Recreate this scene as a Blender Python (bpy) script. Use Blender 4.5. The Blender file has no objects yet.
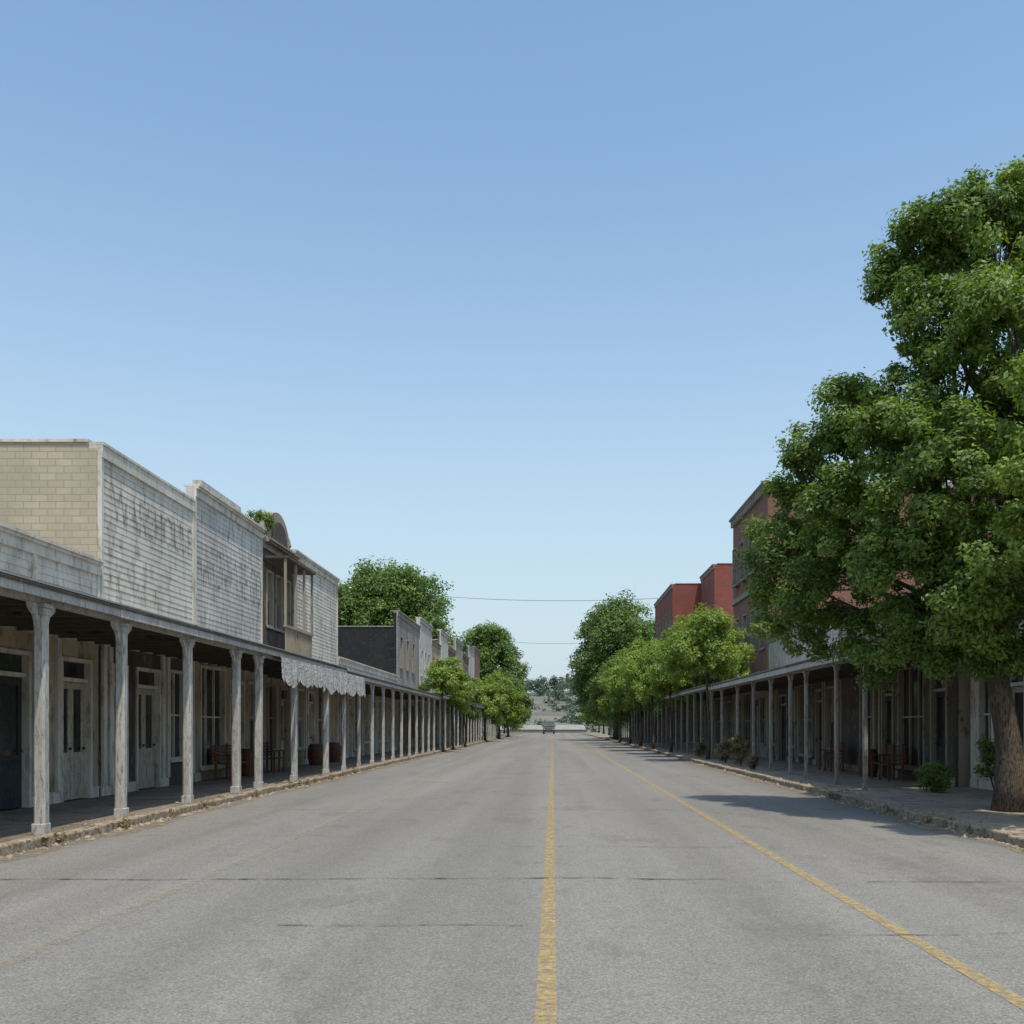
import bpy, math, random
import numpy as np
from mathutils import Vector
random.seed(7); rng=np.random.default_rng(11)
S=bpy.context.scene
# ---------------- camera ----------------
cd=bpy.data.cameras.new("camera"); cam=bpy.data.objects.new("camera",cd); S.collection.objects.link(cam)
cam.location=(0,0,1.6); cam.rotation_euler=(math.radians(90),0,0)
cd.lens=1000/1024*36; cd.sensor_width=36; cd.shift_x=-41/1024; cd.shift_y=214/1024
cd.clip_start=0.05; cd.clip_end=6000
S.camera=cam
S.view_settings.view_transform='Standard'; S.view_settings.look='None'; S.view_settings.exposure=0
# ---------------- light ----------------
EL=math.radians(68); AZ=math.radians(156)
w=bpy.data.worlds.new("World"); S.world=w; w.use_nodes=True
nt=w.node_tree; bg=nt.nodes['Background']
sky=nt.nodes.new('ShaderNodeTexSky'); sky.sky_type='NISHITA'; sky.sun_disc=False
sky.sun_elevation=EL; sky.sun_rotation=AZ; sky.air_density=1.45; sky.dust_density=2.0; sky.ozone_density=2.2; sky.altitude=0
tint=nt.nodes.new('ShaderNodeMix'); tint.data_type='RGBA'; tint.blend_type='MULTIPLY'; tint.inputs[0].default_value=1
tint.inputs[7].default_value=(0.97,1.13,1.20,1)
nt.links.new(sky.outputs[0],tint.inputs[6])
tc=nt.nodes.new('ShaderNodeTexCoord'); sp=nt.nodes.new('ShaderNodeSeparateXYZ'); nt.links.new(tc.outputs['Generated'],sp.inputs[0])
mr=nt.nodes.new('ShaderNodeMapRange'); mr.interpolation_type='SMOOTHERSTEP'; mr.inputs[1].default_value=-0.25; mr.inputs[2].default_value=0.65; mr.inputs[3].default_value=0.97; mr.inputs[4].default_value=0.06
nt.links.new(sp.outputs[2],mr.inputs[0])
hz=nt.nodes.new('ShaderNodeMix'); hz.data_type='RGBA'; nt.links.new(mr.outputs[0],hz.inputs[0]); nt.links.new(tint.outputs[2],hz.inputs[6]); hz.inputs[7].default_value=(4.2,5.05,5.8,1)
nt.links.new(hz.outputs[2],bg.inputs[0]); bg.inputs[1].default_value=0.15
sd=bpy.data.lights.new("sun",'SUN'); sd.energy=3.6; sd.angle=math.radians(0.8); sd.color=(1,0.93,0.81)
sun=bpy.data.objects.new("sun",sd); S.collection.objects.link(sun)
d=Vector((math.sin(AZ)*math.cos(EL),math.cos(AZ)*math.cos(EL),math.sin(EL)))
sun.rotation_euler=d.to_track_quat('Z','Y').to_euler(); sun.location=d*50

# ---------------- materials ----------------
def newmat(name):
    m=bpy.data.materials.new(name); m.use_nodes=True
    return m,m.node_tree,m.node_tree.nodes['Principled BSDF']
def N(nt,t,**k):
    n=nt.nodes.new(t)
    for a,b in k.items(): setattr(n,a,b)
    return n
def noise(nt,scale,stretch=(1,1,1),detail=4,rough=0.6):
    g=N(nt,'ShaderNodeNewGeometry'); mp=N(nt,'ShaderNodeMapping'); mp.inputs['Scale'].default_value=stretch
    nt.links.new(g.outputs['Position'],mp.inputs[0])
    n=N(nt,'ShaderNodeTexNoise'); n.inputs['Scale'].default_value=scale; n.inputs['Detail'].default_value=detail; n.inputs['Roughness'].default_value=rough
    nt.links.new(mp.outputs[0],n.inputs['Vector']); return n.outputs['Fac']
def ramp(nt,fac,a,b):
    r=N(nt,'ShaderNodeMapRange'); r.inputs[1].default_value=a; r.inputs[2].default_value=b; r.clamp=True
    nt.links.new(fac,r.inputs[0]); return r.outputs[0]
def mix(nt,fac,a,b,mode='MIX'):
    m=N(nt,'ShaderNodeMix',data_type='RGBA',blend_type=mode)
    if isinstance(fac,(int,float)): m.inputs[0].default_value=fac
    else: nt.links.new(fac,m.inputs[0])
    for i,v in ((6,a),(7,b)):
        if isinstance(v,tuple): m.inputs[i].default_value=(*v[:3],1)
        else: nt.links.new(v,m.inputs[i])
    return m.outputs[2]
def bump(nt,bs,h,strength,dist):
    b=N(nt,'ShaderNodeBump'); b.inputs['Strength'].default_value=strength; b.inputs['Distance'].default_value=dist
    nt.links.new(h,b.inputs['Height']); nt.links.new(b.outputs[0],bs.inputs['Normal'])
def weather(name,c1,c2,c3,sc=1.5,stretch=(1,1,1),t3=(0.56,0.64),rough=0.85,bs=0.3,fine=30):
    m,nt,b=newmat(name)
    n1=ramp(nt,noise(nt,sc,stretch,3),0.35,0.65); c=mix(nt,n1,c1,c2)
    n2=ramp(nt,noise(nt,sc*5,stretch,6,0.7),*t3); c=mix(nt,n2,c,c3)
    n3=noise(nt,fine,(1,1,1),2); f=ramp(nt,n3,0.25,0.75)
    c=mix(nt,0.35,c,mix(nt,f,(0.45,0.45,0.45),(1.1,1.1,1.1)),'MULTIPLY')
    nt.links.new(c,b.inputs['Base Color']); b.inputs['Roughness'].default_value=rough
    b.inputs['Specular IOR Level'].default_value=0.25
    bump(nt,b,n3,bs,0.01); return m
M={}
M['white']=weather('weathered_white_paint',(0.70,0.66,0.57),(0.52,0.48,0.41),(0.27,0.22,0.17),1.0,(1,1,0.35),(0.50,0.70))
M['white2']=weather('grey_white_paint',(0.62,0.60,0.55),(0.46,0.44,0.40),(0.24,0.20,0.17),1.3,(1,1,0.25),(0.49,0.70))
M['post']=weather('post_paint',(0.56,0.54,0.49),(0.41,0.39,0.35),(0.20,0.17,0.14),2.0,(3,3,0.5),(0.50,0.66))
M['postr']=weather('grey_post_wood',(0.38,0.35,0.30),(0.26,0.24,0.20),(0.12,0.10,0.08),2.0,(3,3,0.5),(0.50,0.64))
M['cream']=weather('cream_plaster',(0.50,0.42,0.29),(0.35,0.29,0.20),(0.18,0.14,0.09),0.9,(1,1,0.4),(0.5,0.65))
M['tanw']=weather('tan_boards',(0.36,0.31,0.24),(0.28,0.24,0.18),(0.14,0.11,0.08),1.0,(1,1,0.3))
M['dark']=weather('dark_weathered_wood',(0.11,0.09,0.075),(0.07,0.06,0.05),(0.22,0.18,0.14),1.4,(1,1,0.3))  # real dark timber; also puts porch shade into right-row lower wall colour
M['black']=weather('black_tar_wall',(0.016,0.016,0.017),(0.026,0.026,0.026),(0.05,0.047,0.043),0.8)
M['door']=weather('door_paint',(0.52,0.48,0.38),(0.40,0.36,0.28),(0.18,0.15,0.11),2,(3,3,0.6),(0.5,0.64))
M['doord']=weather('dark_green_door_paint',(0.03,0.04,0.04),(0.05,0.055,0.05),(0.08,0.07,0.06),2)
M['wood']=weather('brown_wood',(0.18,0.08,0.045),(0.11,0.055,0.035),(0.05,0.035,0.025),2,(1,1,1))
M['roof']=weather('metal_roof',(0.34,0.33,0.31),(0.25,0.24,0.22),(0.17,0.12,0.08),0.7)
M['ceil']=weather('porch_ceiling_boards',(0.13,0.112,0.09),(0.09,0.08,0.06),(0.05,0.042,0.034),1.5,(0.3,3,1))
M['stone']=weather('kerb_stone',(0.42,0.34,0.24),(0.28,0.22,0.155),(0.13,0.10,0.07),2.5,(1,1,1),(0.5,0.62),0.95,0.8,18)
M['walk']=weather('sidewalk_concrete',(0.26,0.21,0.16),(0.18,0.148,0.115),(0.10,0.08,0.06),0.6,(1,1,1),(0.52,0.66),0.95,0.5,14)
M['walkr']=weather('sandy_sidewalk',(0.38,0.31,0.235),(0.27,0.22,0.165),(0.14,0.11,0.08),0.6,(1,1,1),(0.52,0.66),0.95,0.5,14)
M['trimb']=weather('stone_trim',(0.36,0.32,0.26),(0.27,0.24,0.20),(0.16,0.13,0.11),1.5)
M['bark']=weather('bark',(0.15,0.115,0.085),(0.09,0.07,0.05),(0.04,0.03,0.022),3,(3,3,0.6),(0.48,0.58),0.95,1.0,14)
M['cloth']=weather('lace_cloth',(0.66,0.63,0.57),(0.45,0.43,0.40),(0.2,0.18,0.16),4,(1,1,1),(0.50,0.54))
M['rubber']=weather('tyre_rubber',(0.02,0.02,0.02),(0.025,0.025,0.025),(0.04,0.04,0.04),3)
M['curtain']=weather('curtain',(0.33,0.30,0.25),(0.20,0.18,0.15),(0.12,0.1,0.09),3,(6,6,0.3))
def glass():
    m,nt,b=newmat('window_glass')
    c=mix(nt,ramp(nt,noise(nt,1.2),0.4,0.65),(0.012,0.013,0.014),(0.05,0.052,0.05))
    nt.links.new(c,b.inputs['Base Color']); b.inputs['Roughness'].default_value=0.12
    bump(nt,b,noise(nt,2.0),0.12,0.05); return m
M['glass']=glass()
def brick(name,c1,c2,mort,bw=0.22,bh=0.075,ms=0.012,dirt=(0.1,0.07,0.05)):
    m,nt,b=newmat(name)
    g=N(nt,'ShaderNodeNewGeometry'); sp=N(nt,'ShaderNodeSeparateXYZ'); nt.links.new(g.outputs['Position'],sp.inputs[0])
    ad=N(nt,'ShaderNodeMath',operation='ADD'); nt.links.new(sp.outputs[0],ad.inputs[0]); nt.links.new(sp.outputs[1],ad.inputs[1])
    cb=N(nt,'ShaderNodeCombineXYZ'); nt.links.new(ad.outputs[0],cb.inputs[0]); nt.links.new(sp.outputs[2],cb.inputs[1])
    t=N(nt,'ShaderNodeTexBrick'); nt.links.new(cb.outputs[0],t.inputs['Vector'])
    t.inputs['Scale'].default_value=1; t.inputs['Brick Width'].default_value=bw; t.inputs['Row Height'].default_value=bh
    t.inputs['Mortar Size'].default_value=ms; t.inputs['Mortar Smooth'].default_value=0.3
    t.inputs['Color1'].default_value=(*c1,1); t.inputs['Color2'].default_value=(*c2,1); t.inputs['Mortar'].default_value=(*mort,1)
    c=mix(nt,ramp(nt,noise(nt,0.7,(1,1,0.4),7,0.7),0.42,0.70),t.outputs['Color'],dirt)
    nt.links.new(c,b.inputs['Base Color']); b.inputs['Roughness'].default_value=0.9
    inv=N(nt,'ShaderNodeMath',operation='SUBTRACT'); inv.inputs[0].default_value=1; nt.links.new(t.outputs['Fac'],inv.inputs[1])
    bump(nt,b,inv.outputs[0],0.4,0.008); return m
M['brick']=brick('brown_red_brick',(0.27,0.09,0.052),(0.18,0.062,0.04),(0.20,0.15,0.115),dirt=(0.14,0.078,0.055))
M['red']=brick('bright_red_brick',(0.30,0.065,0.042),(0.22,0.05,0.034),(0.22,0.10,0.08),0.45,0.15,0.02,dirt=(0.16,0.058,0.042))
M['shingle']=brick('tan_shingles',(0.47,0.395,0.28),(0.40,0.335,0.235),(0.31,0.255,0.18),0.34,0.15,0.010,dirt=(0.33,0.275,0.20))
M['grblock']=brick('grey_stone_block',(0.34,0.32,0.29),(0.28,0.26,0.24),(0.18,0.16,0.15),0.4,0.2,0.015,dirt=(0.14,0.12,0.1))
def leafmat(name,ca,cb,trans=0.3):
    m,nt,b=newmat(name)
    at=N(nt,'ShaderNodeAttribute'); at.attribute_name='rnd'
    c=mix(nt,at.outputs['Fac'],ca,cb)
    nt.links.new(c,b.inputs['Base Color']); b.inputs['Roughness'].default_value=0.5; b.inputs['Specular IOR Level'].default_value=0.3
    tr=N(nt,'ShaderNodeBsdfTranslucent'); c2=mix(nt,1.0,c,(1.4,1.6,0.5),'MULTIPLY'); nt.links.new(c2,tr.inputs[0])
    ms=N(nt,'ShaderNodeMixShader'); ms.inputs[0].default_value=trans
    nt.links.new(b.outputs[0],ms.inputs[1]); nt.links.new(tr.outputs[0],ms.inputs[2])
    nt.links.new(ms.outputs[0],nt.nodes['Material Output'].inputs[0]); return m
M['leafA']=leafmat('leaves_dark',(0.065,0.115,0.022),(0.22,0.30,0.07),0.33)
M['leafB']=leafmat('leaves_light',(0.12,0.18,0.03),(0.28,0.36,0.08),0.35)
M['leafC']=leafmat('leaves_far',(0.075,0.13,0.035),(0.19,0.26,0.07),0.33)
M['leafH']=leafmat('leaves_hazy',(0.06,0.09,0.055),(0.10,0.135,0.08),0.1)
M['dry']=leafmat('dry_plants',(0.16,0.12,0.06),(0.25,0.2,0.1),0.2)
def asphalt():
    m,nt,b=newmat('asphalt')
    big=ramp(nt,noise(nt,0.35,(1,0.25,1),5,0.6),0.3,0.7)
    c=mix(nt,big,(0.208,0.193,0.172),(0.25,0.234,0.21))
    tr=ramp(nt,noise(nt,0.9,(1,0.02,1),2),0.4,0.65); c=mix(nt,tr,c,mix(nt,0.6,c,(0.165,0.153,0.138)))
    ag=noise(nt,60,(1,1,1),2,0.8); c=mix(nt,0.8,c,mix(nt,ramp(nt,ag,0.3,0.7),(0.40,0.40,0.40),(1.5,1.5,1.48)),'MULTIPLY')
    md=ramp(nt,noise(nt,4,(1,1,1),6,0.8),0.52,0.68); c=mix(nt,md,c,mix(nt,0.4,c,(0.12,0.112,0.10)))
    pt=ramp(nt,noise(nt,0.8,(1,0.5,1),7,0.7),0.56,0.60); c=mix(nt,pt,c,mix(nt,0.25,c,(0.11,0.10,0.09)))
    nt.links.new(c,b.inputs['Base Color']); b.inputs['Roughness'].default_value=0.9; b.inputs['Specular IOR Level'].default_value=0.2
    bump(nt,b,ag,0.5,0.012); return m
M['asphalt']=asphalt()
def worn(name,col,lo,hi,sc=9,stretch=(1,1,1)):
    m,nt,b=newmat(name)
    a=noise(nt,60,(1,1,1),2,0.8); c=mix(nt,0.6,col,mix(nt,ramp(nt,a,0.3,0.7),(0.45,0.45,0.45),(1.25,1.25,1.25)),'MULTIPLY')
    nt.links.new(c,b.inputs['Base Color']); b.inputs['Roughness'].default_value=0.85
    f=ramp(nt,noise(nt,sc,stretch,7,0.75),lo,hi); nt.links.new(f,b.inputs['Alpha']); return m
M['yellow']=worn('worn_yellow_paint',(0.47,0.34,0.14),0.30,0.66,12)
M['faint']=worn('faint_yellow_paint',(0.36,0.31,0.20),0.42,0.80,7)
M['tar']=worn('tar_crack',(0.085,0.08,0.075),0.36,0.6,4)
M['dirt']=worn('kerb_dirt',(0.27,0.21,0.145),0.40,0.60,3)
M['sign1']=worn('faded_sign_paint',(0.17,0.14,0.11),0.40,0.80,5,(1,1,0.4))
def groundm():
    m,nt,b=newmat('dry_ground')
    c=mix(nt,ramp(nt,noise(nt,0.04),0.4,0.6),(0.22,0.20,0.13),(0.12,0.14,0.06))
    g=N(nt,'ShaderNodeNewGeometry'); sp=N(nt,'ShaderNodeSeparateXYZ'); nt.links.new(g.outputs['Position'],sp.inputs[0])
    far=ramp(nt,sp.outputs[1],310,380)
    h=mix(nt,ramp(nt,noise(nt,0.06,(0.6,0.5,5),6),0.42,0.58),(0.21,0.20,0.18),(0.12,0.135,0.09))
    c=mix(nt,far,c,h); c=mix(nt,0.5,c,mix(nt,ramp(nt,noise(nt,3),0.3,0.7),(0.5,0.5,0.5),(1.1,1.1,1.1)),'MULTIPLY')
    nt.links.new(c,b.inputs['Base Color']); b.inputs['Roughness'].default_value=1; return m
M['ground']=groundm()
def flat(name,c,r=0.4,met=0):
    m,nt,b=newmat(name); cc=mix(nt,ramp(nt,noise(nt,6),0.3,0.7),tuple(x*0.8 for x in c),c)
    nt.links.new(cc,b.inputs['Base Color']); b.inputs['Roughness'].default_value=r; b.inputs['Metallic'].default_value=met; return m
M['carpaint']=flat('car_paint',(0.018,0.019,0.022),0.45); M['lamp']=flat('headlamp',(0.6,0.6,0.6),0.1); M['chrome']=flat('chrome',(0.35,0.35,0.35),0.3,1)
M['wire']=flat('cable',(0.06,0.06,0.06),0.6)

# ---------------- mesh helpers ----------------
class MB:
    def __init__(s): s.v=[]; s.f=[]
    def quad(s,*p):
        i=len(s.v); s.v+=[tuple(q) for q in p]; s.f.append(tuple(range(i,i+len(p))))
    def box(s,x0,x1,y0,y1,z0,z1):
        if x0>x1:x0,x1=x1,x0
        if y0>y1:y0,y1=y1,y0
        i=len(s.v)
        s.v+=[(x0,y0,z0),(x1,y0,z0),(x1,y1,z0),(x0,y1,z0),(x0,y0,z1),(x1,y0,z1),(x1,y1,z1),(x0,y1,z1)]
        s.f+=[tuple(i+k for k in f) for f in ((0,3,2,1),(4,5,6,7),(0,1,5,4),(1,2,6,5),(2,3,7,6),(3,0,4,7))]
    def prism(s,prof,axis,a,b):
        n=len(prof); i=len(s.v)
        for t in (a,b):
            for p in prof: s.v.append((t,p[0],p[1]) if axis=='x' else (p[0],t,p[1]))
        s.f.append(tuple(range(i,i+n))); s.f.append(tuple(range(i+2*n-1,i+n-1,-1)))
        for k in range(n): k2=(k+1)%n; s.f.append((i+k,i+n+k,i+n+k2,i+k2))
    def tube(s,pts,rad,n=10):
        rings=[]
        for k,p in enumerate(pts):
            p=Vector(p); a=Vector(pts[max(k-1,0)]); b=Vector(pts[min(k+1,len(pts)-1)])
            t=(b-a).normalized(); u=t.cross(Vector((0.3,1,0.1))).normalized(); v=t.cross(u)
            i=len(s.v)
            for j in range(n):
                an=2*math.pi*j/n; s.v.append(tuple(p+(u*math.cos(an)+v*math.sin(an))*rad[k]))
            rings.append(i)
        for k in range(len(rings)-1):
            for j in range(n):
                j2=(j+1)%n; s.f.append((rings[k]+j,rings[k]+j2,rings[k+1]+j2,rings[k+1]+j))
        s.f.append(tuple(rings[0]+j for j in range(n))[::-1]); s.f.append(tuple(rings[-1]+j for j in range(n)))
    def obj(s,name,mat,parent=None,smooth=False,bevel=0):
        if not s.v: return None
        o0=Vector(parent.location) if parent else Vector((0,0,0))
        me=bpy.data.meshes.new(name); me.from_pydata([(x-o0.x,y-o0.y,z-o0.z) for x,y,z in s.v],[],s.f)
        import bmesh
        bm=bmesh.new(); bm.from_mesh(me); bmesh.ops.recalc_face_normals(bm,faces=bm.faces); bm.to_mesh(me); bm.free()
        me.materials.append(mat); me.update()
        if smooth: me.polygons.foreach_set('use_smooth',[True]*len(me.polygons))
        o=bpy.data.objects.new(name,me); S.collection.objects.link(o)
        if parent: o.parent=parent
        if bevel:
            b=o.modifiers.new('bevel','BEVEL'); b.width=bevel; b.segments=2; b.limit_method='ANGLE'
        return o
def empty(name,loc=(0,0,0)):
    e=bpy.data.objects.new(name,None); e.location=loc; S.collection.objects.link(e); e.empty_display_size=0.3; return e
class Group:
    def __init__(s,name,loc): s.e=empty(name,loc); s.p={}
    def __call__(s,part,mat):
        k=(part,mat)
        if k not in s.p: s.p[k]=MB()
        return s.p[k]
    def done(s,bevels={}):
        for (p,m),mb in s.p.items(): mb.obj(p,M[m],s.e,bevel=bevels.get(p,0))
        return s.e

# ---------------- terrain ----------------
def ss(t): t=min(max(t,0),1); return t*t*(3-2*t)
def gz(x,y):
    z=-3.5*ss((y-235)/80)
    z+=27*ss((y-330)/320)
    if y>330: z+=1.2*math.sin(x*0.05+y*0.02)*ss((y-330)/100)
    z-=12*ss((y-720)/900)
    return z
def sheet(name,xs,ys,off,mat,follow=True,parent=None):
    m=MB(); nx=len(xs)
    for y in ys:
        for x in xs: m.v.append((x,y,gz(x,y)+off))
    for j in range(len(ys)-1):
        for i in range(nx-1):
            a=j*nx+i; m.f.append((a,a+1,a+1+nx,a+nx))
    return m.obj(name,mat,parent,smooth=True)
ys=[-1500,-600,-200,-50]+list(range(0,220,20))+list(range(220,736,6))+[780,850,1000,1300,2000,4000]
sheet('ground',[-3000,-1200,-500]+list(range(-300,301,12))+[500,1200,3000],ys,0,M['ground'])
XL,XR=-6.7,6.15
ry=[-60,-20,0,20,40,80,120,160,200]+list(range(220,322,6))
sheet('road',[XL-0.05,-3,0,3,XR+0.05],ry,0.006,M['asphalt'])
mk=empty('road_marking',(0,0,0))
lay=[-20,0,3,6,10,20,40,80,120,160,200]+list(range(220,262,6))
sheet('centre_line',[-0.10,0.02],lay,0.011,M['yellow'],parent=mk)
sheet('edge_line',[2.63,2.745],lay,0.011,M['yellow'],parent=mk)
sheet('faded_line',[-3.72,-3.6],lay,0.011,M['faint'],parent=mk)
cr=MB()
def crack(x0,x1,y,wd,slope=0):
    x=x0; yy=y; pts=[]
    while x<x1:
        pts.append((x,yy,wd*random.uniform(0.3,1.2))); x+=random.uniform(0.08,0.3); yy+=random.uniform(-0.025,0.025)+slope*0.15+(y-yy)*0.03
    for a,b in zip(pts,pts[1:]): cr.quad((a[0],a[1]-a[2]/2,0.015),(b[0],b[1]-b[2]/2,0.015),(b[0],b[1]+b[2]/2,0.015),(a[0],a[1]+a[2]/2,0.015))
crack(XL,1.9,10.4,0.05); crack(-2.2,0,8.0,0.025); crack(3.2,6.1,10.2,0.03); crack(2.0,4.8,7.6,0.02,0.05)
crack(XL,-3,14.5,0.02); crack(-1,3,13.2,0.02); crack(XL,6,19,0.03); crack(XL,6,27,0.03)
cr.obj('tar_cracks',M['tar'],mk)
dr=MB()
for sx in (XL,XR):
    s=1 if sx>0 else -1; y=2; prev=None
    while y<150:
        wd=0.16+0.25*abs(math.sin(y*0.7)*math.sin(y*0.23+1))+random.uniform(0,0.12); cur=(sx,sx-s*wd,y)
        if prev: dr.quad((prev[0],prev[2],0.0105),(prev[1],prev[2],0.0105),(cur[1],cur[2],0.0105),(cur[0],cur[2],0.0105))
        prev=cur; y+=0.35
dr.obj('road_dirt',M['dirt'])
LF,RF=9.5,9.8
def walk(name,x0,x1,mat):
    m=MB(); y=-15
    while y<232:
        l=3.0; m.box(x0,x1,y+0.008,y+l-0.008,-0.1,0.125+random.uniform(-0.006,0.006)); y+=l
    return m.obj(name,M[mat],bevel=0.012)
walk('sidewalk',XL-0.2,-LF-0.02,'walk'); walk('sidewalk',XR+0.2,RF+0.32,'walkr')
def kerb(x0,x1):
    m=MB(); y=-15
    while y<232:
        l=random.uniform(0.8,1.5); j=random.uniform(-0.02,0.02); h=0.135+random.uniform(-0.015,0.02)
        m.box(x0+j,x1,y+0.010,y+l-0.010,-0.1,h); y+=l
    m.obj('kerb',M['stone'],bevel=0.025)
kerb(XL,XL-0.205); kerb(XR,XR+0.205)
rb=MB()
def stone(x,y,z,r):
    i=len(rb.v); k=[(1,0,0),(-1,0,0),(0,1,0),(0,-1,0),(0,0,1),(0,0,-1)]
    a=random.random()*6.28; ca,sa=math.cos(a),math.sin(a)
    for p in k:
        q=[c*r*random.uniform(0.6,1.2) for c in p]; rb.v.append((x+q[0]*ca-q[1]*sa+random.uniform(-.2,.2)*r,y+q[0]*sa+q[1]*ca,z+q[2]*0.6))
    rb.f+=[tuple(i+t for t in f) for f in ((0,2,4),(2,1,4),(1,3,4),(3,0,4),(2,0,5),(1,2,5),(3,1,5),(0,3,5))]
for k in range(3600):
    s=random.choice((-1,1)); y=5+abs(random.gauss(0,1))*28
    if random.random()<0.75: x=(XL if s<0 else XR)-s*abs(random.gauss(0,0.12)); z=0.012
    else: x=(XL if s<0 else XR)+s*abs(random.gauss(0.1,0.35)); z=0.135
    stone(x,y,z,random.choice((0.01,0.015,0.022,0.035)) if random.random()<0.95 else 0.07)
rb.obj('gravel',M['stone'])

# ---------------- buildings ----------------
def siding(mb,s,L,y0,y1,z0,z1,bh=0.14,off=0.014):
    n=max(1,round((z1-z0)/bh)); h=(z1-z0)/n
    for k in range(n):
        a=z0+k*h; b=a+h
        X0=s*(L-off); X1=s*(L-0.004)
        y=y0
        while y<y1-0.01:
            l=min(random.uniform(2.5,5),y1-y)
            if y1-y-l<0.6: l=y1-y
            dz=random.uniform(-0.008,0.008); dx=s*random.uniform(-0.003,0.003)
            mb.quad((X0+dx,y,a+dz),(X0+dx,y+l-0.004,a+dz),(X1,y+l-0.004,b),(X1,y,b))
            mb.quad((X1,y,a+dz),(X1,y+l-0.004,a+dz),(X0+dx,y+l-0.004,a+dz),(X0+dx,y,a+dz))
            y+=l
def window(G,s,L,y0,y1,z0,z1,nx=2,nz=2,fr='white',rec=0.12,curtain=False,sill=True):
    g=G('window_glass','glass'); g.box(s*(L+rec),s*(L+rec+0.02),y0,y1,z0,z1)
    f=G('window_frame',fr); t=0.07
    f.box(s*(L-0.04),s*(L+rec-0.002),y0,y0+t,z0,z1); f.box(s*(L-0.04),s*(L+rec-0.002),y1-t,y1,z0,z1)
    f.box(s*(L-0.045),s*(L+rec-0.002),y0+t,y1-t,z1-t,z1-0.001); f.box(s*(L-0.045),s*(L+rec-0.002),y0+t,y1-t,z0+0.001,z0+t)
    for i in range(1,nx):
        y=y0+(y1-y0)*i/nx; f.box(s*(L+0.06),s*(L+rec-0.003),y-0.025,y+0.025,z0+t,z1-t)
    for i in range(1,nz):
        z=z0+(z1-z0)*i/nz; f.box(s*(L+0.063),s*(L+rec-0.004),y0+t,y1-t,z-0.022,z+0.022)
    if curtain: G('curtain','curtain').box(s*(L+rec-0.006),s*(L+rec-0.001),y0+t,y1-t,z0+(z1-z0)*0.45,z1-t)
    if sill: G('window_sill',fr).box(s*(L-0.10),s*(L-0.047),y0-0.06,y1+0.06,z0-0.05,z0+0.02)
def doorway(G,s,L,y0,y1,zf,zt,mat='door',fr='white',leafs=1):
    t=0.08; zd=min(zf+2.35,zt-0.35)
    f=G('door_frame',fr)
    f.box(s*(L-0.04),s*(L+0.14),y0,y0+t,zf,zt); f.box(s*(L-0.04),s*(L+0.14),y1-t,y1,zf,zt)
    f.box(s*(L-0.045),s*(L+0.14),y0+t,y1-t,zt-t,zt-0.001); f.box(s*(L+0.02),s*(L+0.14),y0+t,y1-t,zd,zd+t)
    G('window_glass','glass').box(s*(L+0.10),s*(L+0.12),y0+t,y1-t,zd+t,zt-t)
    dw=(y1-y0-2*t)/leafs
    for k in range(leafs):
        a=y0+t+k*dw+0.006; b=a+dw-0.012; D=G('door_leaf',mat)
        D.box(s*(L+0.10),s*(L+0.15),a,b,zf+0.01,zf+0.95)
        D.box(s*(L+0.10),s*(L+0.15),a,a+0.11,zf+0.95,zd-0.01); D.box(s*(L+0.10),s*(L+0.15),b-0.11,b,zf+0.95,zd-0.01)
        D.box(s*(L+0.101),s*(L+0.149),a+0.11,b-0.11,zd-0.14,zd-0.01)
        D.box(s*(L+0.085),s*(L+0.099),a+0.14,b-0.14,zf+0.18,zf+0.80)
        G('window_glass','glass').box(s*(L+0.12),s*(L+0.13),a+0.11,b-0.11,zf+0.95,zd-0.14)
        G('door_knob','dark').box(s*(L+0.05),s*(L+0.098),b-0.08,b-0.04,zf+1.0,zf+1.05)
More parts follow.
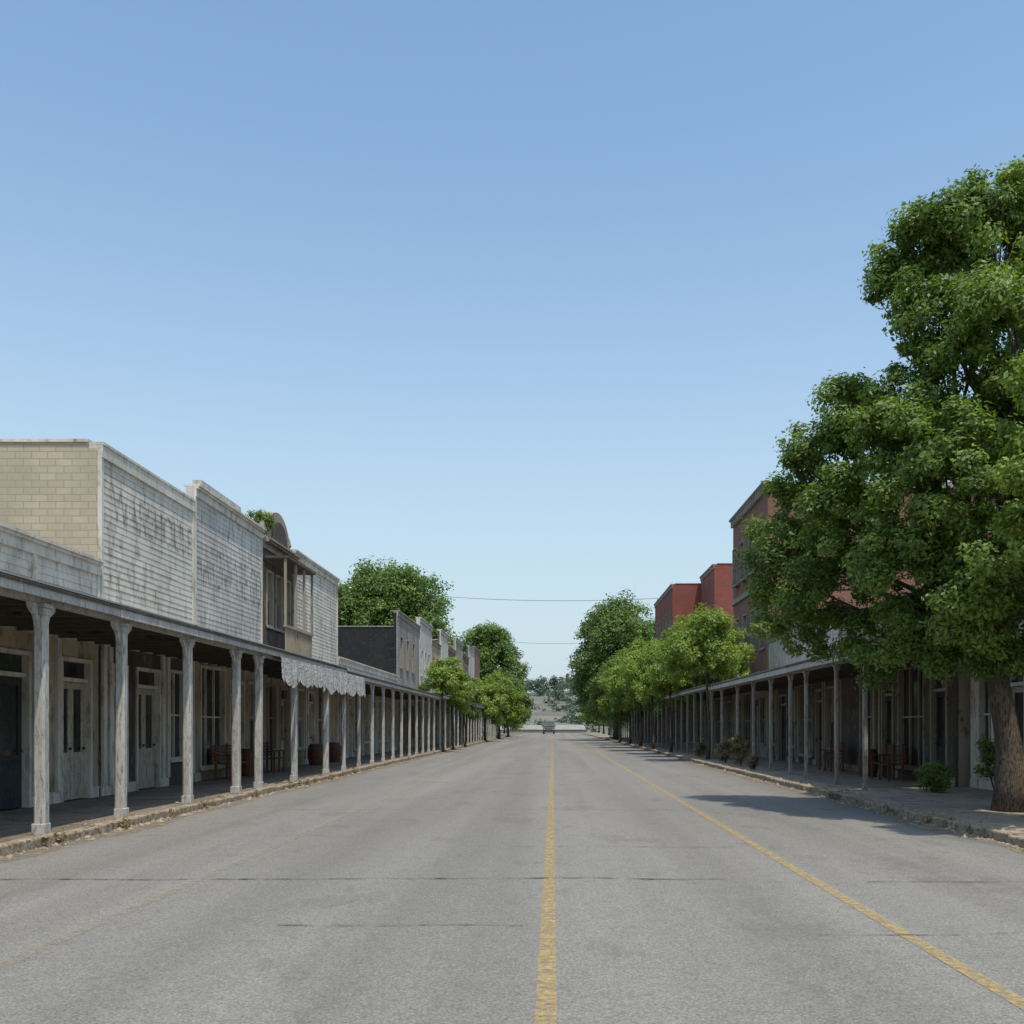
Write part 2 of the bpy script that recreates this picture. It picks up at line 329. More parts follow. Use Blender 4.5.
def building(name,s,L,y0,y1,zt,depth,front,side,segs,trim='white',lower='cream',sid=True,roofz=None,zf=0.125,zg=3.85,cap=0.14,ups=(),doorm='door',capmat=None):
    G=Group(name,(s*L,(y0+y1)/2,0)); T=0.22
    roofz=roofz or zt-0.5
    sw=G('side_wall',side)
    yb0,yb1=y0+0.004,y1-0.004
    sw.box(s*(L+T),s*(L+depth),yb0,yb0+T,0,roofz+0.25); sw.box(s*(L+T),s*(L+depth),yb1-T,yb1,0,roofz+0.25)
    sw.box(s*(L+0.05),s*(L+T-0.002),yb0-0.012,yb0-0.002,0,zt-0.08)
    G('back_wall',side).box(s*(L+depth-T),s*(L+depth),yb0+T,yb1-T,0,roofz+0.2)
    G('roof','roof').box(s*(L+T),s*(L+depth-T),yb0+T,yb1-T,roofz-0.15,roofz)
    G('coping',trim).box(s*(L+T),s*(L+depth+0.03),yb0-0.04,yb0+T+0.04,roofz+0.25,roofz+0.31)
    up=G('front_wall',front)
    def wallwith(mb,z0,z1,ops):
        y=yb0
        for (a,b,c,d_) in sorted(ops):
            if a>y: mb.box(s*L,s*(L+T),y,a,z0,z1)
            if c>z0: mb.box(s*L,s*(L+T),a,b,z0,c)
            if d_<z1: mb.box(s*L,s*(L+T),a,b,d_,z1)
            y=b
        if y<yb1: mb.box(s*L,s*(L+T),y,yb1,z0,z1)
    wallwith(up,zg,zt,[(u[0],u[1],u[2],u[3]) for u in ups])
    for u in ups: window(G,s,L,u[0],u[1],u[2],u[3],1,2,trim,curtain=True)
    if sid:
        if not ups: siding(G('clapboards',front),s,L,y0+0.10,y1-0.10,zg,zt-0.26)
        c=G('corner_board',trim); c.box(s*(L-0.04),s*(L-0.001),y0+0.006,y0+0.098,zg,zt-0.26); c.box(s*(L-0.04),s*(L-0.001),y1-0.098,y1-0.006,zg,zt-0.26)
    cp=G('cornice',capmat or trim)
    cp.box(s*(L-0.06),s*(L-0.001),y0+0.005,y1-0.005,zt-0.26,zt-0.06)
    cp.box(s*(L-cap),s*(L+T+0.05),y0+0.003,y1-0.003,zt+0.001,zt+0.06)
    cp.box(s*(L-cap*0.75),s*(L-0.003),y0+0.004,y1-0.004,zt-0.06,zt)
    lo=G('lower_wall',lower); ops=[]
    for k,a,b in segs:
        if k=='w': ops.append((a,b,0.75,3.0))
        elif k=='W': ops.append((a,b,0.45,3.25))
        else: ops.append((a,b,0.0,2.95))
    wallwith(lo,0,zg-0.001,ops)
    for k,a,b in segs:
        if k=='w': window(G,s,L,a,b,0.75,3.0,2,2,trim,curtain=random.random()<0.5)
        elif k=='W': window(G,s,L,a,b,0.45,3.25,3,2,trim)
        elif k=='d': doorway(G,s,L,a,b,zf,2.95,doorm,trim)
        elif k=='D': doorway(G,s,L,a,b,zf,2.95,doorm,trim,2)
        elif k=='x': doorway(G,s,L,a,b,zf,2.95,'doord',trim)
    y=yb0; edges=sorted([(a,b) for k,a,b in segs])
    for a,b in edges+[(yb1,yb1)]:
        if a-y>0.12:
            G('baseboard',trim).box(s*(L-0.03),s*(L-0.001),y+0.03,a-0.03,zf,zf+0.22)
            if a-y>0.5:
                G('pilaster',trim).box(s*(L-0.07),s*(L-0.002),y+0.05,y+0.20,zf+0.22,3.3)
                G('pilaster',trim).box(s*(L-0.07),s*(L-0.002),a-0.20,a-0.05,zf+0.22,3.3)
        y=b
    G('frieze',trim).box(s*(L-0.06),s*(L-0.001),y0+0.01,y1-0.01,3.30,3.44)
    return G
def autosegs(y0,y1,kinds='wdWwDw'):
    r=[]; y=y0+0.5; k=0
    while True:
        c=kinds[k%len(kinds)]; wd={'w':1.1,'W':2.0,'d':1.0,'D':1.5,'x':1.1}[c]
        if y+wd>y1-0.4: break
        r.append((c,y,y+wd)); y+=wd+random.uniform(0.35,0.8); k+=1
    return r
def sign_text(G,txt,s,L,yc,z,size,sxx=1.0):
    cu=bpy.data.curves.new('lettering','FONT'); cu.body=txt; cu.size=size; cu.align_x='CENTER'
    o=bpy.data.objects.new('lettering',cu); S.collection.objects.link(o)
    bpy.context.view_layer.update()
    me=bpy.data.meshes.new_from_object(o); bpy.data.objects.remove(o)
    n=bpy.data.objects.new('faded_lettering',me); me.materials.append(M['sign1']); S.collection.objects.link(n)
    n.parent=G.e; n.location=Vector((s*(L-0.021),yc,z))-Vector(G.e.location)
    n.rotation_euler=(math.radians(90),0,math.radians(90)); n.scale=(sxx,1,1)
B=building('clapboard_store',-1,LF,8,20.9,5.0,14,'white','white2',[('W',9,11),('D',11.6,13.1),('W',13.6,15.6),('x',16.6,18.15),('D',19.25,20.55)],roofz=4.75)
B('corner_board','white').box(-(LF-0.05),-(LF-0.001),18.2,18.34,3.86,4.74)
B.done()
B=building('false_front_store',-1,LF,20.96,26.4,7.5,16,'white','shingle',[('x',21.5,22.3),('D',22.75,24.15),('w',24.7,25.8)],roofz=7.3,cap=0.08,lower='dark')
sign_text(B,'WAREHOUSE',-1,LF,23.9,6.0,1.1,0.72)
B.done()
B=building('false_front_warehouse',-1,LF,26.46,32.6,7.95,16,'white2','white2',[('W',26.9,28.9),('D',29.3,30.7),('w',31,32.1)],roofz=6.9,cap=0.16)
sign_text(B,'HARDWARE CO',-1,LF,29.5,5.45,1.65,0.50)
B('sign_cresting','white2').box(-(LF-0.05),-(LF+0.2),26.9,30.3,8.03,8.22)
B.done()
B=building('ornate_balcony_building',-1,LF,32.66,36.5,7.7,12,'dark','tanw',autosegs(32.66,36.5),trim='tanw',lower='tanw',sid=False,roofz=7.0,cap=0.3,
  ups=[(33.1,33.9,4.9,6.8),(34.2,35.0,4.9,6.8),(35.3,36.1,4.9,6.8)],capmat='tanw')
pm=B('curved_pediment','tanw'); pr=[(33.1,7.78)]+[(34.6-1.35*math.cos(t*math.pi/12),8.0+0.95*math.sin(t*math.pi/12)) for t in range(13)]+[(36.1,7.78)]
pm.prism(pr,'x',-(LF-0.02),-(LF+0.25))
pm=B('pediment_panel','dark'); pr=[(33.6,7.85)]+[(34.6-0.95*math.cos(t*math.pi/12),8.0+0.62*math.sin(t*math.pi/12)) for t in range(13)]+[(35.6,7.85)]
pm.prism(pr,'x',-(LF-0.06),-(LF-0.021))
for y in (33.0,36.15): B('urn_finial','tanw').tube([(-LF-0.1,y,7.78),(-LF-0.1,y,7.95),(-LF-0.1,y,8.1),(-LF-0.1,y,8.3),(-LF-0.1,y,8.45)],[0.1,0.06,0.15,0.1,0.02],8)
for k in range(22):
    y=32.8+k*0.165; B('balustrade','tanw').box(-(LF-0.75),-(LF-0.71),y,y+0.04,4.0,4.85)
B('balustrade_rail','tanw').box(-(LF-0.78),-(LF-0.68),32.72,36.44,4.85,4.92); B('balcony_floor','dark').box(-(LF-0.8),-(LF-0.001),32.7,36.46,3.88,3.98)
for y in (32.75,34.05,35.2,36.35): B('balcony_post','tanw').box(-(LF-0.77),-(LF-0.69),y,y+0.07,4.92,7.1)
B('balcony_roof','dark').box(-(LF-0.85),-(LF-0.08),32.7,36.45,7.1,7.18)
B.done()
B=building('white_clapboard_hall',-1,LF,36.56,44.0,8.0,12,'white','white2',autosegs(36.56,44.0),roofz=7.2); B.done()
B=building('low_shop',-1,LF,44.06,60.9,4.6,12,'white2','tanw',autosegs(44.06,60.9),roofz=4.3); B.done()
B=building('stone_block_store',-1,LF,61,71,8.6,5.5,'grblock','black',autosegs(61,71),trim='tanw',sid=False,roofz=7.4,ups=[(62+i*2.7,63+i*2.7,5.2,7.2) for i in range(3)]); B.done()
yy=71.06
for nm,ln,zt,fm,sm,sd_ in (('clapboard_hotel',7,9.3,'white2','white2',True),('plaster_store',6,8.3,'cream','brick',False),('clapboard_store',6,9.7,'white','dark',True),('brick_store',7,8.8,'brick','brick',False),
    ('weathered_store',7,10.2,'tanw','tanw',True),('brick_store',8,9.2,'brick','brick',False),('clapboard_store',8,10.6,'white2','dark',True),('brick_hotel',9,11.2,'brick','brick',False)):
    B=building(nm,-1,LF,yy,yy+ln,zt,5.5,fm,sm,autosegs(yy,yy+ln),trim='tanw' if not sd_ else 'white2',sid=sd_,roofz=zt-1.1,ups=[(yy+0.8+i*2,yy+1.7+i*2,5.2,7.1) for i in range(int((ln-0.8)//2))])
    if random.random()<0.7: B('chimney','brick').box(-(LF+2),-(LF+2.6),yy+2,yy+2.7,zt-1.3,zt+0.9)
    B.done(); yy+=ln+0.06
# right row; most lower walls coloured dark to stand in for porch shade
B=building('white_cottage_shop',1,RF+0.3,13,24.2,4.6,10,'white','white',[('w',14.5,15.7),('x',16.6,17.7),('w',19.0,20.3),('d',21.3,22.3),('w',22.9,23.7)],trim='white',lower='white',roofz=4.2); B.done()
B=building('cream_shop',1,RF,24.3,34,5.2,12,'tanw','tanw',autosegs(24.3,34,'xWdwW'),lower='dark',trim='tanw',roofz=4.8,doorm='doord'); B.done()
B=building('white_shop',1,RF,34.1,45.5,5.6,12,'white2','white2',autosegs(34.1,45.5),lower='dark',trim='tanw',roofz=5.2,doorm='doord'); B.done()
B=building('tall_brick_building',1,RF,45.6,54.4,12.7,14,'brick','brick',autosegs(45.6,54.4),trim='trimb',lower='trimb',sid=False,zg=3.85,roofz=12.3,cap=0.25,
   ups=[(46.3+i*2.05,47.4+i*2.05,5.2,7.3) for i in range(4)])
for i in range(4): window(B,1,RF-0.16,46.3+i*2.05,47.4+i*2.05,9.0,11.0,1,2,'trimb')
B('belt_course','trimb').box(RF-0.12,RF-0.001,45.62,54.38,8.1,8.35)
for i in range(22): B('dentil','trimb').box(RF-0.18,RF-0.072,45.8+i*0.39,45.98+i*0.39,12.3,12.62)
B('coping_return','trimb').box(RF+0.3,RF+14,45.45,45.58,12.42,12.7)
B.done()
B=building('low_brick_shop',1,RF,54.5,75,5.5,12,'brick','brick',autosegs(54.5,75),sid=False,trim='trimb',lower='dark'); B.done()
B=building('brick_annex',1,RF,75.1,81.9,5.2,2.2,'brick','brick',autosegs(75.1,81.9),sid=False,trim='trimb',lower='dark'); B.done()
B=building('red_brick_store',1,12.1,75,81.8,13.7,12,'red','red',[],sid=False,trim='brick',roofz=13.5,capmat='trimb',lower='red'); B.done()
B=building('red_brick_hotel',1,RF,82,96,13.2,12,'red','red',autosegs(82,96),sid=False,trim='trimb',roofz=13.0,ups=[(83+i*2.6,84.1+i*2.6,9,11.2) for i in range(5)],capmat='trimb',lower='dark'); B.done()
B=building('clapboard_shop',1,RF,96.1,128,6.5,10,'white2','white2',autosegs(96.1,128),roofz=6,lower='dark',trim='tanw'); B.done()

# ---------------- porches ----------------
def porch(name,s,P,L,y0,y1,posts,ze=3.3,fasc=0.17,pw=0.17,over=0.22,br=True,pm='post',rafters=True,fm='post'):
    G=Group(name,(s*P,(y0+y1)/2,0.125)); e=P-over
    G('roof','roof').prism([(s*(e-0.03),ze+fasc+0.003),(s*(e-0.03),ze+fasc+0.03),(s*(L-0.075),ze+fasc+0.36),(s*(L-0.075),ze+fasc+0.325)],'y',y0-0.05,y1+0.05)
    y=y0
    while y<y1-0.01:
        l=min(random.uniform(3,4.5),y1-y); l=y1-y if y1-y-l<1 else l; j=random.uniform(-.008,.008)
        G('fascia',fm).box(s*(e+j),s*(e+0.045),y,y+l-0.006,ze+j,ze+fasc); y+=l
    G('gutter_strip','dark').box(s*(e-0.02),s*(e-0.009),y0,y1,ze+fasc-0.05,ze+fasc-0.02)
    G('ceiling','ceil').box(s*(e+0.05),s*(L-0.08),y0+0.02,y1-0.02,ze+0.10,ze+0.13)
    G('beam',pm).box(s*(P-0.07),s*(P+0.07),y0+0.01,y1-0.01,ze-0.04,ze+0.098)
    if rafters:
        y=y0+0.3
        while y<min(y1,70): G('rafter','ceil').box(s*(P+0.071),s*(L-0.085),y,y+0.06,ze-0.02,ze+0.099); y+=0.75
    for y in posts:
        x=s*P; y=y+random.uniform(-.03,.03); h=pw/2*random.uniform(0.92,1.05); z0=0.12; zt=ze-0.04
        G('post_base',pm).box(x-h-0.012,x+h+0.012,y-h-0.012,y+h+0.012,z0,z0+0.16)
        lx=random.uniform(-0.03,0.03); ly=random.uniform(-0.035,0.035)
        mb=G('post',pm); c=h*0.35
        prof=[(-h,-h+c),(-h+c,-h),(h-c,-h),(h,-h+c),(h,h-c),(h-c,h),(-h+c,h),(-h,h-c)]
        i=len(mb.v); n=8
        for z,l in ((z0+0.16,1),((z0+zt)/2,0.3),(zt-0.16,0)):
            for a,b in prof: mb.v.append((x+a+lx*l*0.3,y+b+ly*l*0.3,z))
        for q in range(2):
            for k in range(n): mb.f.append((i+q*n+k,i+q*n+(k+1)%n,i+q*n+n+(k+1)%n,i+q*n+n+k))
        G('post_capital',pm).box(x-h-0.012,x+h+0.012,y-h-0.012,y+h+0.012,zt-0.16,zt-0.06)
        G('post_capital',pm).box(x-h-0.035,x+h+0.035,y-h-0.035,y+h+0.035,zt-0.06,zt-0.001)
        if br:
            for t in (-1,1):
                a=y+t*(h+0.013)
                G('bracket',pm).prism([(a,zt-0.165),(a,zt-0.36),(a+t*0.05,zt-0.30),(a+t*0.10,zt-0.17),(a+t*0.24,zt-0.08),(a+t*0.26,zt-0.002),(a+t*0.04,zt-0.002),(a+t*0.04,zt-0.165)],'x',x-0.025,x+0.025)
    G.done({'post_base':0.012,'post_capital':0.01})
PL=6.95
porch('wooden_porch',-1,PL,LF,7.5,32.6,[8.4,10.9,13.55,16.1,19.0,21.95,23.6,26.8,30.6],pw=0.165)
porch('wooden_porch',-1,PL,LF,32.7,60.9,[33.2,35.8]+[38.4+i*2.5 for i in range(9)],ze=3.22,pw=0.12)
porch('wooden_porch',-1,PL,LF,61.0,128,[61.5+i*2.9 for i in range(23)],ze=3.35,pw=0.12,br=False,rafters=False)
porch('wooden_porch',1,7.2,RF,22.9,45.4,[23.1,25.4,28.4,30.3,33.0,35.9,39.0,42.6,45.2],ze=3.2,fasc=0.2,pw=0.11,br=False,pm='postr')
porch('wooden_porch',1,7.2,RF,45.6,81,[46+i*2.5 for i in range(14)],ze=3.3,pw=0.11,br=False,pm='postr')
porch('wooden_porch',1,7.2,RF,82,128,[82.5+i*2.9 for i in range(16)],ze=3.3,pw=0.12,br=False,rafters=False,pm='postr')
va=MB(); y=24.5
while y<35.5:
    d=0.55+random.uniform(-0.06,0.1)
    for k in range(6):
        a=y+k*0.08; d0=d+0.12*math.sin(math.pi*k/6); d1=d+0.12*math.sin(math.pi*(k+1)/6)
        x0=-(PL-0.27)+0.03*math.sin(a*9); x1=-(PL-0.27)+0.03*math.sin((a+.08)*9)
        va.quad((x0,a,3.31),(x1,a+0.08,3.31),(x1+0.03,a+0.08,3.31-d1),(x0+0.03,a,3.31-d0))
    y+=0.48
va.obj('awning_valance',M['cloth'])

# ---------------- furniture ----------------
def bench(x,y,s,l=1.5):
    G=Group('wooden_bench',(x,y,0.13)); z=0.13
    for k in range(4): G('seat','wood').box(x+s*0.11*k,x+s*(0.11*k+0.09),y,y+l,z+0.43,z+0.46)
    for k in range(5): G('backrest','wood').box(x-s*0.05,x-s*0.02,y,y+l,z+0.52+k*0.09,z+0.58+k*0.09)
    for yy in (y+0.04,y+l/2,y+l-0.10):
        G('leg','wood').box(x-s*0.02,x+s*0.03,yy,yy+0.06,z,z+0.99); G('leg','wood').box(x+s*0.36,x+s*0.41,yy,yy+0.06,z,z+0.66)
        G('armrest','wood').box(x,x+s*0.42,yy-0.002,yy+0.062,z+0.66,z+0.69)
    G.done()
bench(-9.1,26.9,1,1.9); bench(-9.1,31.2,1,1.2); bench(9.3,26.5,-1,1.5); bench(9.3,32,-1,1.5)
def barrel(x,y):
    G=Group('wooden_barrel',(x,y,0.13))
    G('staves','wood').tube([(x,y,0.13+z) for z in (0,0.15,0.4,0.65,0.8)],[0.22,0.27,0.30,0.27,0.22],16)
    for z in (0.1,0.28,0.55,0.72): G('hoop','dark').tube([(x,y,0.13+z),(x,y,0.13+z+0.03)],[0.30 if z in (0.28,0.55) else 0.268]*2,16)
    G.done()
barrel(-9.0,29.5); barrel(-8.9,37.5); barrel(9.2,29.2); barrel(-9.0,41)

# ---------------- trees ----------------
def leaves(name,cl,crad,n,size,mat,parent,up=0.5):
    k=len(cl[0]); c,o=cl
    wts=crad**2; wts=wts/wts.sum(); idx=rng.choice(k,n,p=wts)
    g=rng.normal(size=(n,3)); g/=np.linalg.norm(g,axis=1)[:,None]; r=rng.random(n)**0.45*(1+0.13*np.clip(rng.normal(size=n),-2,2))
    P=c[idx]+g*(r*crad[idx])[:,None]*np.array([1,1,0.8])
    nr=g*0.7+o[idx]*0.4+np.array([0,0,up])+rng.normal(size=(n,3))*0.5; nr/=np.linalg.norm(nr,axis=1)[:,None]
    a=rng.normal(size=(n,3)); t=np.cross(nr,a); t/=np.linalg.norm(t,axis=1)[:,None]; b=np.cross(nr,t)
    sz=size*(0.6+0.8*rng.random(n))[:,None]
    V=np.empty((n,4,3)); V[:,0]=P-t*sz*0.55; V[:,1]=P+b*sz*0.27-nr*sz*0.06; V[:,2]=P+t*sz*0.55-nr*sz*0.1; V[:,3]=P-b*sz*0.27-nr*sz*0.06
    V=V.reshape(-1,3)-np.array(parent.location)
    me=bpy.data.meshes.new(name); me.vertices.add(4*n); me.vertices.foreach_set('co',V.ravel())
    me.loops.add(4*n); me.loops.foreach_set('vertex_index',np.arange(4*n,dtype=np.int32))
    me.polygons.add(n); me.polygons.foreach_set('loop_start',np.arange(0,4*n,4,dtype=np.int32)); me.polygons.foreach_set('loop_total',np.full(n,4,dtype=np.int32))
    cr_=rng.random(k)
    at=me.attributes.new('rnd','FLOAT','FACE'); at.data.foreach_set('value',np.clip(0.6*cr_[idx]+0.4*rng.random(n),0,1).astype(np.float32))
    me.update(); me.validate(); me.materials.append(mat)
    ob=bpy.data.objects.new(name,me); S.collection.objects.link(ob); ob.parent=parent; return ob
def clumps(lobes,dens,cr):
    C=[];O=[];R=[]
    for (x,y,z,rx,ry,rz) in lobes:
        rm=(rx*ry*rz)**(1/3); k=max(6,int(dens*rm*rm))
        for _ in range(k):
            g=rng.normal(size=3); g/=np.linalg.norm(g)
            if g[2]<-0.5 and rng.random()<0.5: g[2]*=-1
            q=(0.35+0.65*rng.random()**0.5)*(1+0.12*float(np.clip(rng.normal(),-1.5,1.5)))
            C.append((x+g[0]*rx*q,y+g[1]*ry*q,z+g[2]*rz*q)); O.append(g); R.append(cr*(0.5+1.0*rng.random()))
    return (np.array(C),np.array(O)),np.array(R)
def tree(name,bx,by,lobes,trunk_top,tr,n,size,mat,dens=14,cr=0.4,z0=0.05,lean=(0,0)):
    e=empty(name,(bx,by,z0)); t=MB()
    pts=[];rad=[]
    for k in range(7):
        f=k/6; pts.append((bx+lean[0]*f+0.05*math.sin(f*5),by+lean[1]*f,z0+(trunk_top-z0)*f)); rad.append(tr*(1.45 if k==0 else 1.12 if k==1 else 1-0.35*f))
    t.tube(pts,rad,14); top=Vector(pts[-1])
    for (x,y,z,rx,ry,rz) in lobes:
        c=Vector((x,y,z)); st=top+(Vector((0,0,-0.3))); dlt=c-st; seg=[];rr=[]
        r0=tr*min(0.55,0.22+0.06*max(rx,rz))
        for k in range(6):
            f=k/5; p=st+dlt*f+Vector((0,0,0.12*dlt.length*math.sin(math.pi*f)))+Vector((random.uniform(-1,1),random.uniform(-1,1),random.uniform(-1,1)))*0.04*dlt.length*(0 if k==0 else 1)
            seg.append(p); rr.append(r0*(1-0.75*f))
        t.tube(seg,rr,7)
        for _ in range(5):
            g=Vector((random.gauss(0,1),random.gauss(0,1),random.gauss(0.3,0.8))).normalized(); q=c+Vector((g.x*rx,g.y*ry,g.z*rz))*0.8
            m=seg[3]; t.tube([m,(m+q)/2+Vector((0,0,0.1)),q],[r0*0.35,r0*0.22,r0*0.06],5)
    t.obj('trunk_and_limbs',M['bark'],e,smooth=True)
    cl,R=clumps(lobes,dens,cr); leaves('foliage',cl,R,n,size,M[mat],e)
    return e
def px(x,y,Y,r,rz=None):
    return ((x-553)*Y/1000,Y,1.6+(726-y)*Y/1000,r*Y/1000,r*Y/1000,(rz or r)*Y/1000)
A=[(985,240,17.5,62),(1000,200,17.0,38),(935,238,17.5,44),(895,282,18,30),(945,320,17,55),(1015,330,16.2,85),(925,395,17.2,48),
   (865,425,19,42),(850,402,19,26),(905,455,16.5,55),(828,465,19.5,45),(800,515,20,42),(790,570,20,42),(782,612,20,32),(860,520,18,55),(845,585,19,52),(905,560,16.6,60),
   (960,470,15.8,70),(1020,440,17,85),(955,590,16.2,62),(1010,560,15.5,70),(905,635,18,42),(1000,635,17,42),(820,632,20,32),
   (940,660,17.5,28),(985,658,16.8,30),(1030,650,17.5,36),(870,645,19,34),
   (1080,300,18,90),(1100,450,17,100),(1085,570,18,85),(1050,220,18,60),(960,450,20.5,70),(1010,560,20.5,70)]
lobA=[px(a,b,Y,r) for a,b,Y,r in A]
tree('oak_tree',7.95,17.3,lobA,3.1,0.25,310000,0.085,'leafA',dens=36,cr=0.27,z0=0.1,lean=(-0.25,0.1))
lobR=[px(a,b,Y,r) for a,b,Y,r in [(1052,400,13.5,42),(1058,470,13.2,54),(1050,530,13.5,45),(1130,440,13.5,70),(1130,540,13.2,60),(1190,480,13.8,70),(1150,360,13.5,50)]]
tree('street_tree',8.1,13.6,lobR,2.6,0.13,45000,0.085,'leafB',dens=40,cr=0.24,z0=0.1)
def round_tree(name,x,y,w,ztop,zbot,mat,n,size,k=9,tr=0.2,cr=0.5,dens=10):
    lo=[]; h=ztop-zbot; zc=(ztop+zbot)/2; R=w/2
    lo.append((x,y,zc,R*0.6,R*0.6,h*0.32))
    for i in range(k):
        a=i*2.4+random.random(); f=(i+0.5)/k; zz=zbot+h*(0.15+0.68*f); rr=R*(0.64 if f<0.6 else 0.64*(1.3-f)/0.7)*random.uniform(0.85,1.1)
        q=R*random.uniform(0.32,0.46); lo.append((x+math.cos(a)*rr,y+math.sin(a)*rr,zz,q,q,min(q,h*0.25)))
    lo.append((x,y,ztop-h*0.2,R*0.42,R*0.42,h*0.19))
    return tree(name,x,y,lo,zbot+h*0.2,tr,n,size,mat,dens=dens,cr=cr,z0=0.05)
round_tree('street_tree',6.9,44.5,4.4,6.8,3.2,'leafB',24000,0.12,tr=0.07,cr=0.3,dens=30)
round_tree('street_tree',7.2,50,4.2,7.1,3.2,'leafB',20000,0.13,tr=0.07,cr=0.3,dens=30)
round_tree('street_tree',6.6,56,4.2,6.6,2.8,'leafB',20000,0.14,tr=0.07,cr=0.3,dens=26)
round_tree('street_tree',6.3,63,4.8,7.0,2.5,'leafB',22000,0.15,tr=0.08,cr=0.35,dens=26)
round_tree('street_tree',6.3,72,5.4,7.8,2.2,'leafB',22000,0.18,tr=0.1,cr=0.4,dens=20)
round_tree('street_tree',6.3,82,5.4,8.0,1.8,'leafB',20000,0.2,tr=0.1,cr=0.45,dens=18)
round_tree('street_tree',6.2,92,5.8,8.6,1.6,'leafC',20000,0.22,tr=0.1,cr=0.5,dens=16)
round_tree('shade_tree',7.0,110,10.2,16.0,2.2,'leafC',60000,0.28,k=20,tr=0.35,cr=0.8,dens=9)
round_tree('shade_tree',10.5,125,11,15.5,3,'leafC',30000,0.3,k=14,tr=0.3,cr=0.8,dens=8)
round_tree('street_tree',-6.6,60,2.9,5.6,3.2,'leafB',12000,0.13,tr=0.06,cr=0.3,dens=26)
round_tree('street_tree',-6.6,66,2.6,5.0,2.6,'leafB',8000,0.14,tr=0.06,cr=0.3,dens=26)
round_tree('street_tree',-6.6,75,2.6,5.4,2.0,'leafC',8000,0.16,tr=0.06,cr=0.3,dens=26)
round_tree('street_tree',-6.8,100,4.0,6.4,1.6,'leafB',12000,0.22,k=10,tr=0.12,cr=0.5,dens=12)
round_tree('street_tree',-6.6,122,6.0,8.0,1.4,'leafB',20000,0.26,k=12,tr=0.15,cr=0.6,dens=10)
round_tree('street_tree',-6.4,142,7.0,9.0,1.4,'leafC',20000,0.3,k=12,tr=0.15,cr=0.6,dens=10)
round_tree('shade_tree',-17.3,106,14.0,18.8,7.0,'leafC',60000,0.32,k=18,tr=0.4,cr=0.9,dens=7)
round_tree('shade_tree',-23,104,9,16.5,6.0,'leafC',20000,0.32,k=12,tr=0.3,cr=0.9,dens=7)
round_tree('shade_tree',-10.0,150,11.5,16.8,5.0,'leafC',40000,0.36,k=16,tr=0.35,cr=0.9,dens=7)
for x,y,wd,h in ((-9.5,176,7,8),(-10,205,8,8.5),(-10.5,230,8,9),(9,160,8,10),(9.5,188,8,9),(10,218,8,9.5)):
    round_tree('street_tree',x,y,wd,h,1.2,'leafC',9000,0.4,k=9,tr=0.18,cr=0.8,dens=6)
def bush(name,x,y,r,h,mat,n,size,z=0.13):
    e=empty(name,(x,y,z)); t=MB()
    for k in range(9):
        a=random.random()*6.28; t.tube([(x,y,z),(x+math.cos(a)*r*0.4,y+math.sin(a)*r*0.4,z+h*0.5),(x+math.cos(a)*r*0.7,y+math.sin(a)*r*0.7,z+h*0.8)],[0.012,0.009,0.004],5)
    t.obj('stems',M['bark'],e)
    cl,R=clumps([(x,y,z+h*0.5,r*0.75,r*0.75,h*0.42)],60/(r*r),r*0.3); leaves('foliage',cl,R,n,size,M[mat],e)
bush('shrub',8.5,22.3,0.46,0.75,'leafA',4500,0.05)
bush('shrub',9.3,21.0,0.5,1.3,'leafA',4500,0.06)
bush('dry_shrub',6.85,36.5,0.45,1.2,'dry',3000,0.06); bush('dry_shrub',6.8,33.9,0.3,0.5,'dry',1500,0.06)
bush('dry_shrub',6.9,40,0.5,0.9,'dry',2500,0.07); bush('dry_shrub',6.9,47,0.5,0.8,'dry',2000,0.07)
bush('roof_vine',-9.75,33.3,0.55,0.8,'leafC',2500,0.07,z=8.0)
e=empty('kerb_weeds',(0,20,0)); C=[];O=[];R=[]
for k in range(150):
    s=random.choice((-1,1)); y=12+abs(random.gauss(0,1))*30; x=(XL if s<0 else XR)+s*random.uniform(-0.1,0.25)
    C.append((x,y,0.10)); O.append((0,0,1)); R.append(random.uniform(0.04,0.14))
leaves('foliage',(np.array(C),np.array(O)),np.array(R),5000,0.05,M['dry'],e)
e=empty('distant_trees',(0,600,20)); lo=[]
for k in range(320):
    x=random.uniform(-330,330); y=random.uniform(530,660); r=random.uniform(5,9); lo.append((x,y,gz(x,y)+r*0.5,r,r,r*0.7))
for k in range(70):
    x=random.uniform(-60,60); y=random.uniform(360,540); r=random.uniform(2,5); lo.append((x,y,gz(x,y)+r*0.4,r*1.6,r,r*0.5))
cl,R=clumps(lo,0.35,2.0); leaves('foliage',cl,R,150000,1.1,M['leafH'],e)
def shed(x,y,wd,h,name='distant_house'):
    z=gz(x,y); G=Group(name,(x,y,z))
    G('walls','trimb').box(x-wd/2,x+wd/2,y,y+8,z-2,z+h); G('gable_roof','roof').prism([(y-0.4,z+h),(y+4,z+h+1.6),(y+8.4,z+h)],'x',x-wd/2-0.4,x+wd/2+0.4)
    k=0
    while k*2.6+1.2<wd-1.2:
        a=x-wd/2+1+k*2.6; G('window','glass').box(a,a+1.2,y-0.03,y-0.001,z+1,z+2.3); k+=1
    G.done()
shed(-4,352,30,3.4,'low_grey_warehouse'); shed(16,430,12,3); shed(-20,440,14,3)
for (y,x0,x1) in ((400,-40,40),(455,-40,40),(505,-40,40)):
    m=MB(); x=x0
    while x<x1: m.box(x,x+5,y,y+0.6,gz(x,y)-1,gz(x,y)+1.2); x+=5.01
    m.obj('stone_wall',M['trimb'])

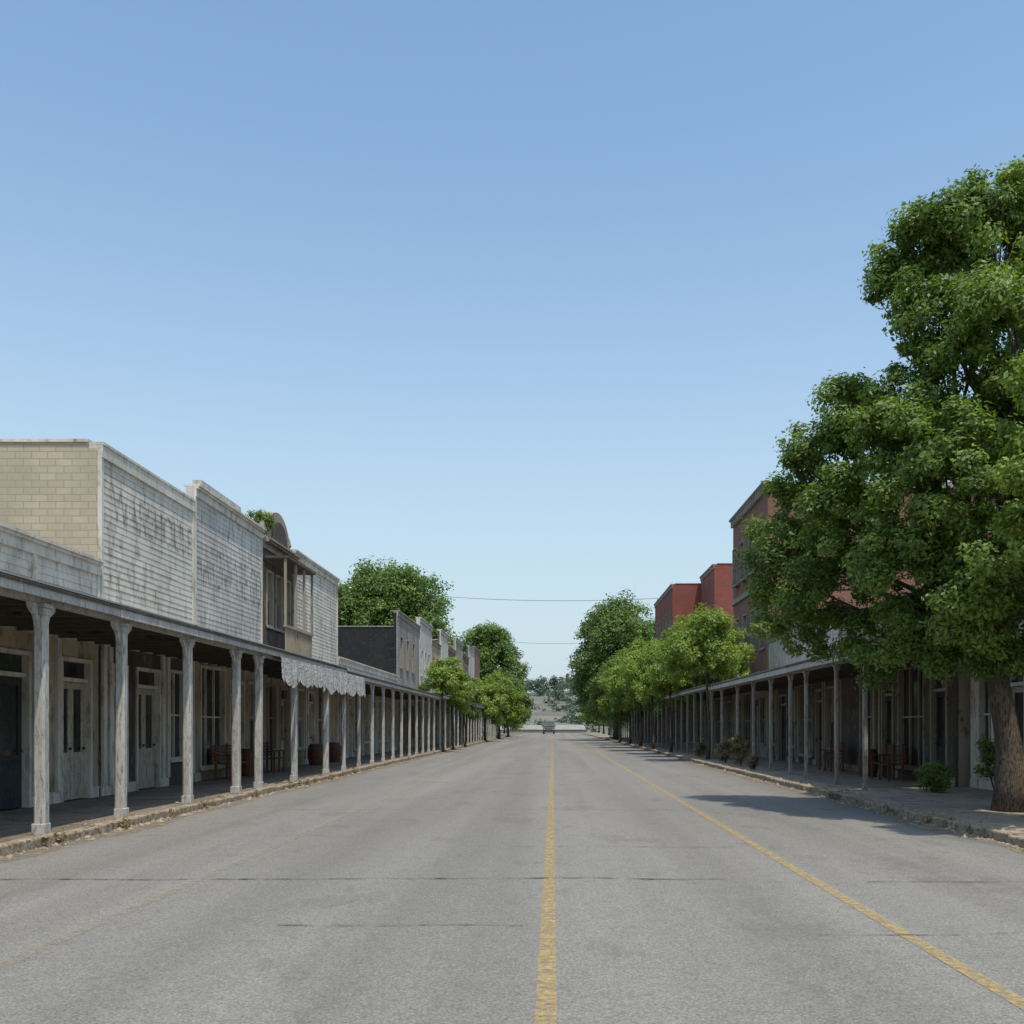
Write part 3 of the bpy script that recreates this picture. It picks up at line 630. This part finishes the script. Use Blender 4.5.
# ---------------- car ----------------
def car(x,y,z):
    G=Group('parked_van',(x,y,z)); hw=1.15
    side=[(0,0.35),(0,1.1),(0.1,1.3),(1.0,1.42),(1.7,2.35),(2.1,2.5),(5.2,2.5),(5.35,2.35),(5.4,1.1),(5.4,0.4)]
    G('body','carpaint').prism([(y+a,z+b) for a,b in side],'x',x-hw,x+hw)
    G('windshield','glass').prism([(y+1.05,z+1.50),(y+1.64,z+2.28),(y+1.61,z+2.31),(y+1.02,z+1.53)],'x',x-hw+0.12,x+hw-0.12)
    for t in (-1,1):
        G('side_window','glass').prism([(y+1.4,z+1.5),(y+1.95,z+2.25),(y+2.9,z+2.25),(y+2.9,z+1.5)],'x',x+t*(hw+0.002),x+t*(hw+0.01))
        G('headlamp','lamp').box(x+t*0.75,x+t*1.0,y-0.02,y+0.01,z+0.85,z+1.02)
        for a in (0.95,4.3): G('wheel','rubber').tube([(x+t*0.85,y+a,z+0.38),(x+t*1.17,y+a,z+0.38)],[0.39,0.39],18)
        G('mirror','carpaint').box(x+t*1.16,x+t*1.38,y+1.4,y+1.5,z+1.45,z+1.75)
    G('grille','chrome').box(x-0.6,x+0.6,y-0.02,y+0.01,z+0.7,z+1.0); G('bumper','dark').box(x-1.12,x+1.12,y-0.08,y-0.021,z+0.38,z+0.6)
    G.done({'body':0.06})
car(-0.85,200,0.01)
# ---------------- wires and poles ----------------
def pole(x,y,h):
    G=Group('utility_pole',(x,y,0)); G('shaft','dark').tube([(x,y,0),(x,y,h)],[0.15,0.1],10); G('crossarm','dark').box(x-0.9,x+0.9,y-0.06,y+0.06,h-0.6,h-0.45)
    for t in (-0.8,0.8): G('insulator','trimb').tube([(x+t,y,h-0.45),(x+t,y,h-0.25)],[0.05,0.03],8)
    G.done()
def wire(a,b,sag,r=0.022):
    m=MB(); a=Vector(a); b=Vector(b); pts=[a.lerp(b,t/24)-Vector((0,0,sag*4*(t/24)*(1-t/24))) for t in range(25)]
    m.tube(pts,[r]*25,6); m.obj('overhead_cable',M['wire'])
pole(-15.6,104,15.6); pole(11,97.5,14.3)
wire((-14.8,104,15.35),(10.2,97.5,14.05),0.45,0.02)
pole(-9,148,14.5); pole(12,148,14.8); wire((-8.2,148,14.25),(11.2,148,14.55),0.6,0.02)
